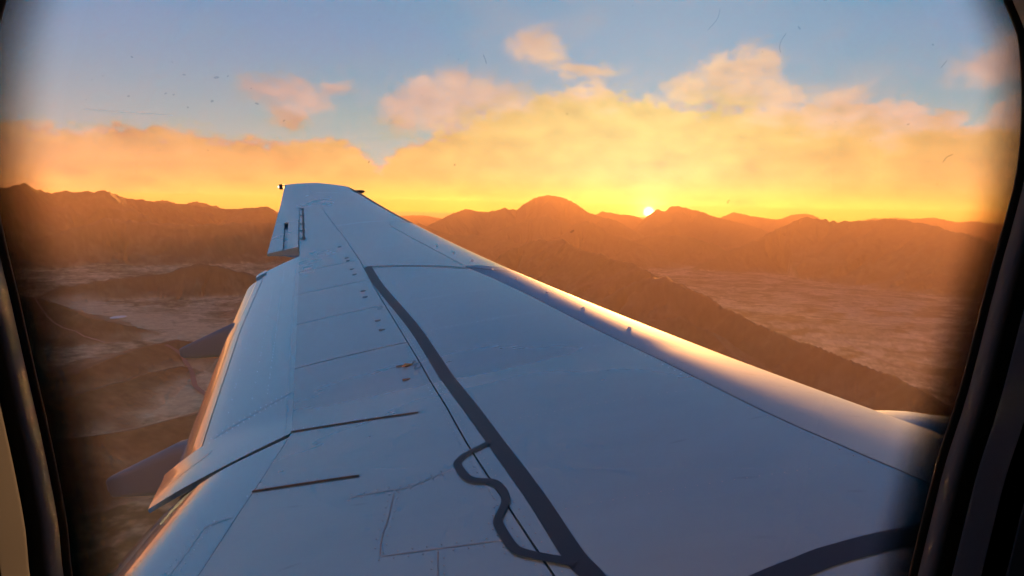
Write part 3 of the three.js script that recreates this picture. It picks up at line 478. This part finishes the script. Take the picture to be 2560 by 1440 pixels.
// ------------------------------------------------------------------ engine
{
  const eng = new THREE.Group(); eng.name = 'jet_engine'; eng.applyMatrix4(wingM); scene.add(eng);
  tag(eng, 'top of the engine cowling catching orange light beside the right window edge', 'jet engine');
  const prof = [[-2.9, 0.6], [-2.4, 0.86], [-1.98, 1.04], [-1.75, 1.05], [-1.45, 0.99], [-0.9, 0.97], [-0.2, 0.98], [0.5, 0.97], [1.1, 0.94], [1.45, 0.89], [1.55, 0.86]].map(([x, r]) => new THREE.Vector2(r, x));
  const spline = new THREE.SplineCurve(prof).getPoints(60);
  const turn = (pts) => { const g = new THREE.LatheGeometry(pts, 72); g.rotateZ(-Math.PI / 2); return g; };
  const at = (m) => m.position.set(0, -0.35, -4.98);
  at(mesh('cowling', turn(spline), slatPaint, eng));
  at(mesh('inlet_lip', turn([[0.86, 1.55], [0.84, 1.6], [0.8, 1.61], [0.77, 1.57], [0.75, 1.4], [0.74, 1.0]].map(([r, x]) => new THREE.Vector2(r, x))), bareMetal, eng));
  at(mesh('fan_disc', turn([[0.74, 1.0], [0.2, 1.02], [0.15, 1.1], [0.001, 1.3]].map(([r, x]) => new THREE.Vector2(r, x))), under, eng));
  at(mesh('exhaust', turn([[0.6, -2.9], [0.54, -2.92], [0.45, -2.7], [0.4, -3.1], [0.3, -3.2], [0.001, -3.7]].map(([r, x]) => new THREE.Vector2(r, x))), darkMetal, eng));
  mesh('pylon', grid(20, 10, (u, v) => { const x = lerp(0.9, -2.2, u), a = v * Math.PI, w = 0.17 * Math.sin(Math.min(1, u * 1.6) * Math.PI / 2); return [x, lerp(0.47, 0.52, u) - 0.4 + 0.4 * Math.pow(Math.sin(a), 0.5), -4.98 + Math.cos(a) * w]; }), flapPaint, eng);
  for (const x of [-0.3, -1.25]) { const r = new THREE.TorusGeometry(x === -0.3 ? 0.979 : 0.977, 0.006, 6, 80); r.rotateY(Math.PI / 2); const m = mesh('cowl_seam', r, seamMat, eng); m.position.set(x, -0.35, -4.98); }
}

// ------------------------------------------------------------------ cabin window (looked through from the seat)
const cabinTurn = new THREE.Matrix4().makeRotationFromEuler(new THREE.Euler(-0.1086, 0, 0.0227, 'YXZ'));
const win = new THREE.Group(); win.name = 'cabin_window'; win.applyMatrix4(cabinTurn); scene.add(win);
tag(win, 'rounded airliner cabin window with dark edges and grey surround framing the view', 'window');
const OUT = [[0.1621, 0.0934], [0.1663, 0.083], [0.1677, 0.07], [0.1678, 0.0545], [0.166, 0.0357], [0.1621, 0.0201], [0.1565, 0], [0.147, -0.0363], [0.1406, -0.0562], [0.1351, -0.078], [0.1314, -0.0934], [0.1265, -0.1141], [0.1154, -0.1401], [0.0934, -0.1608], [0.0545, -0.1712], [-0.0052, -0.1738], [-0.0649, -0.1712], [-0.1038, -0.1608], [-0.1284, -0.1401], [-0.1407, -0.1141], [-0.1453, -0.0934], [-0.147, -0.0768], [-0.1502, -0.0593], [-0.1541, -0.0411], [-0.1581, -0.0236], [-0.1629, -0.0022], [-0.166, 0.0104], [-0.1693, 0.0259], [-0.1715, 0.0441], [-0.1719, 0.061], [-0.1699, 0.0804], [-0.166, 0.096], [-0.1608, 0.1141], [-0.1466, 0.1362], [-0.1141, 0.1556], [-0.0623, 0.1634], [-0.0013, 0.1647], [0.0597, 0.1634], [0.1102, 0.1556], [0.1427, 0.1362], [0.1556, 0.1128]];
const ring = new THREE.CatmullRomCurve3(OUT.map(([x, y]) => new THREE.Vector3(x, y, 0)), true, 'centripetal');
const RN = 200, ringP = ring.getSpacedPoints(RN), ringN = ringP.map((p, i) => { const a = ringP[(i + RN - 1) % RN], b = ringP[(i + 1) % RN]; return new THREE.Vector2(-(b.y - a.y), b.x - a.x).normalize(); });
// outward normal: the outline runs clockwise
const outAt = (i, off, depth) => { const k = i % RN, p = ringP[k], n = ringN[k]; const s = depth / 0.22; return [(p.x + n.x * off) * s, (p.y + n.y * off) * s, -depth]; };
const sect = (pts) => grid(RN, pts.length - 1, (u, v, i, j) => outAt(i, pts[j][0], pts[j][1]));
const flatBlack = new THREE.MeshStandardMaterial({ color: new THREE.Color().setRGB(0.012, 0.012, 0.012), roughness: 0.8, side: THREE.DoubleSide });
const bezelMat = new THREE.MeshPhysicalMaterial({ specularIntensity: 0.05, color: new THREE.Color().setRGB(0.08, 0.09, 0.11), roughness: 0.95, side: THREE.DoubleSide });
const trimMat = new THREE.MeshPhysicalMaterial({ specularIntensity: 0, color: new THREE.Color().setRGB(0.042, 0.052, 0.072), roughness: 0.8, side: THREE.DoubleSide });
const brownMat = new THREE.MeshStandardMaterial({ color: new THREE.Color().setRGB(0.03, 0.012, 0.01), roughness: 0.8, side: THREE.DoubleSide });
const px = 0.22 / 1696;
mesh('seal', sect([[60 * px, 0.272], [20 * px, 0.272], [18 * px, 0.27], [-22 * px, 0.2465], [-22 * px, 0.242], [-18 * px, 0.24], [6 * px, 0.239]]), flatBlack, win);
mesh('bezel', sect([[0, 0.246], [0, 0.241], [4 * px, 0.231], [12 * px, 0.224], [26 * px, 0.219], [48 * px, 0.2165], [84 * px, 0.216]]), bezelMat, win);
mesh('bezel_gap', sect([[78 * px, 0.2165], [80 * px, 0.226], [90 * px, 0.226], [92 * px, 0.2]]), flatBlack, win);
mesh('trim_panel', sect([[84 * px, 0.207], [85 * px, 0.203], [92 * px, 0.2], [150 * px, 0.188], [156 * px, 0.187]]), trimMat, win);
mesh('trim_groove', sect([[155 * px, 0.187], [157 * px, 0.197], [214 * px, 0.194], [218 * px, 0.182]]), brownMat, win);
mesh('inner_panel', sect([[216 * px, 0.182], [222 * px, 0.18], [420 * px, 0.168], [700 * px, 0.164], [1600 * px, 0.162]]), trimMat, win);
// added absorbing wedge standing in for the soft dark vignette: the band thickens towards the frame, so it darkens by depth of material
{
  const inner = (i) => lerp(165, 118, ss(-0.05, 0.05, ringP[i % RN].x)) * px, N = 18, T = 0.02, thick = (i, v) => T * lerp(1, 0.42, ss(-0.06, 0.06, ringP[i % RN].y)) * Math.pow(v, 1.9) * (1 + 0.14 * fbm(ringP[i % RN].x * 300, ringP[i % RN].y * 300 + v * 11, 3)) + 0.00002;
  const off = (v, i) => 14 * px - (inner(i) + 38 * px) * (1 - v);
  const front = grid(RN, N, (u, v, i) => outAt(i, off(v, i), 0.2475)), back = grid(RN, N, (u, v, i) => outAt(i, off(v, i), 0.2475 + thick(i, v)), true);
  const rim = grid(RN, 1, (u, v, i) => outAt(i, off(1, i), 0.2475 + thick(i, 1) * v)), rim0 = grid(RN, 1, (u, v, i) => outAt(i, off(0, i), 0.2475 + thick(i, 0) * v), true);
  const vignetteGlass = new THREE.MeshPhysicalMaterial({ color: 0xffffff, transmission: 1, roughness: 0, ior: 1.0, thickness: 0.02, attenuationColor: new THREE.Color().setRGB(0.05, 0.045, 0.04), attenuationDistance: 0.011, specularIntensity: 0 });
  mesh('vignette_wedge', mergeGeometries([front, back, rim, rim0]), vignetteGlass, win);
}
// clear pane with specks and scratches
{
  const sh = new THREE.Shape(); for (let i = 0; i < RN; i += 2) { const p = outAt(i, -10 * px, 0.24); i ? sh.lineTo(p[0], p[1]) : sh.moveTo(p[0], p[1]); } sh.closePath();
  const pane = mesh('pane', new THREE.ShapeGeometry(sh), new THREE.MeshPhysicalMaterial({ color: 0xffffff, transmission: 1, roughness: 0, ior: 1.45, thickness: 0, side: THREE.DoubleSide }), win);
  pane.position.z = -0.2405;
  const dirt = new THREE.MeshStandardMaterial({ color: new THREE.Color().setRGB(0.2, 0.2, 0.2), roughness: 0.9, transparent: true, opacity: 0.2, side: THREE.DoubleSide });
  const marks = [];
  const fleck = (x, y, r, stretch, turn) => { const g = new THREE.CircleGeometry(r, 7); g.scale(1, stretch, 1); g.rotateZ(turn); g.translate(x, y, -0.2412); marks.push(g); };
  for (let i = 0; i < 34; i++) { const a = rnd(), x = (rnd() - 0.5) * 0.31, y = 0.02 + rnd() * 0.085; fleck(x, y, 0.00013 + a * a * 0.0003, 1 + rnd() * 1.5, rnd() * 3); }
  for (let i = 0; i < 9; i++) fleck(-0.115 + (rnd() - 0.5) * 0.05, 0.066 + (rnd() - 0.5) * 0.02, 0.0002 + rnd() * 0.0003, 1 + rnd() * 2, 1.2 + rnd());
  const dust = mesh('dust_speck', mergeGeometries(marks), dirt, win); dust.userData.kind = 'stuff';
  const pale = dirt.clone(); pale.color.setRGB(0.75, 0.72, 0.65); pale.opacity = 0.4;
  for (const [pts, w, m] of [[[[1967, 82], [1955, 100], [1951, 118], [1954, 130]], 3, dirt], [[[1802, 20], [1795, 45], [1772, 72]], 2, dirt], [[[2370, 150], [2362, 160], [2355, 168]], 2.5, dirt], [[[2385, 385], [2370, 392], [2360, 405]], 2.5, dirt], [[[1208, 135], [1214, 150], [1216, 158]], 3, dirt], [[[210, 272], [330, 280], [430, 287]], 0.8, pale]]) {
    const c = new THREE.CatmullRomCurve3(pts.map(([a, b]) => new THREE.Vector3((a - 1280) * 0.0001419, (720 - b) * 0.0001419, -0.2414)));
    mesh('scratch', grid(12, 1, (u, v) => { const p = c.getPoint(u), t = c.getTangent(u), o = (v - 0.5) * w * 0.00014; return [p.x - t.y * o, p.y + t.x * o, p.z]; }), m, win);
  }
}

// ------------------------------------------------------------------ cabin shell behind the window
{
  const wallMat = new THREE.MeshStandardMaterial({ color: new THREE.Color().setRGB(0.1, 0.1, 0.1), roughness: 0.8, side: THREE.DoubleSide });
  const skinMat = new THREE.MeshPhysicalMaterial({ color: new THREE.Color().setRGB(0.6, 0.6, 0.62), roughness: 0.4, side: THREE.DoubleSide });
  const hole = (off, depth) => { const p = new THREE.Path(); for (let i = 0; i < RN; i += 2) { const q = outAt(RN - i, off, depth); i ? p.lineTo(q[0], q[1]) : p.moveTo(q[0], q[1]); } p.closePath(); return p; };
  const slab = (off, depth, thick, w, y0, y1) => { const s = new THREE.Shape([new THREE.Vector2(-w, y0), new THREE.Vector2(w, y0), new THREE.Vector2(w, y1), new THREE.Vector2(-w, y1)]); s.holes.push(hole(off, depth)); const g = new THREE.ExtrudeGeometry(s, { depth: thick, bevelEnabled: false }); g.translate(0, 0, -depth - thick / 2); return g; };
  const place = (o, label, cat) => { o.applyMatrix4(cabinTurn); return tag(o, label, cat, { kind: 'structure' }); };
  place(mesh('fuselage_skin', slab(40 * px, 0.28, 0.012, 1.6, -0.9, 0.75), skinMat, scene), 'outer fuselage skin around the cabin window', 'fuselage');
  place(mesh('cabin_wall', slab(300 * px, 0.19, 0.02, 1.6, -0.9, 0.75), wallMat, scene), 'cabin side wall around the window', 'wall');
  const box = (w, h, d, x, y, z) => { const g = new THREE.BoxGeometry(w, h, d); g.translate(x, y, z); return g; };
  place(mesh('cabin_floor', box(3.2, 0.04, 3.2, 0, -0.92, 1.31), wallMat, scene), 'cabin floor behind the camera', 'floor');
  place(mesh('cabin_ceiling', box(3.2, 0.04, 3.2, 0, 0.77, 1.31), wallMat, scene), 'cabin ceiling behind the camera', 'ceiling');
  place(mesh('cabin_end_wall', box(0.04, 1.73, 3.2, -1.62, -0.075, 1.31), wallMat, scene), 'cabin partition towards the tail', 'wall');
  place(mesh('cabin_end_wall', box(0.04, 1.73, 3.2, 1.62, -0.075, 1.31), wallMat, scene), 'cabin partition towards the nose', 'wall');
  place(mesh('cabin_far_wall', box(3.28, 1.73, 0.04, 0, -0.075, 2.93), wallMat, scene), 'far side of the cabin behind the seat', 'wall');
}

// ------------------------------------------------------------------ evening haze
scene.fog = new THREE.FogExp2(new THREE.Color().setRGB(1, 0.58, 0.27), HAZE);
renderer.render(scene, camera);
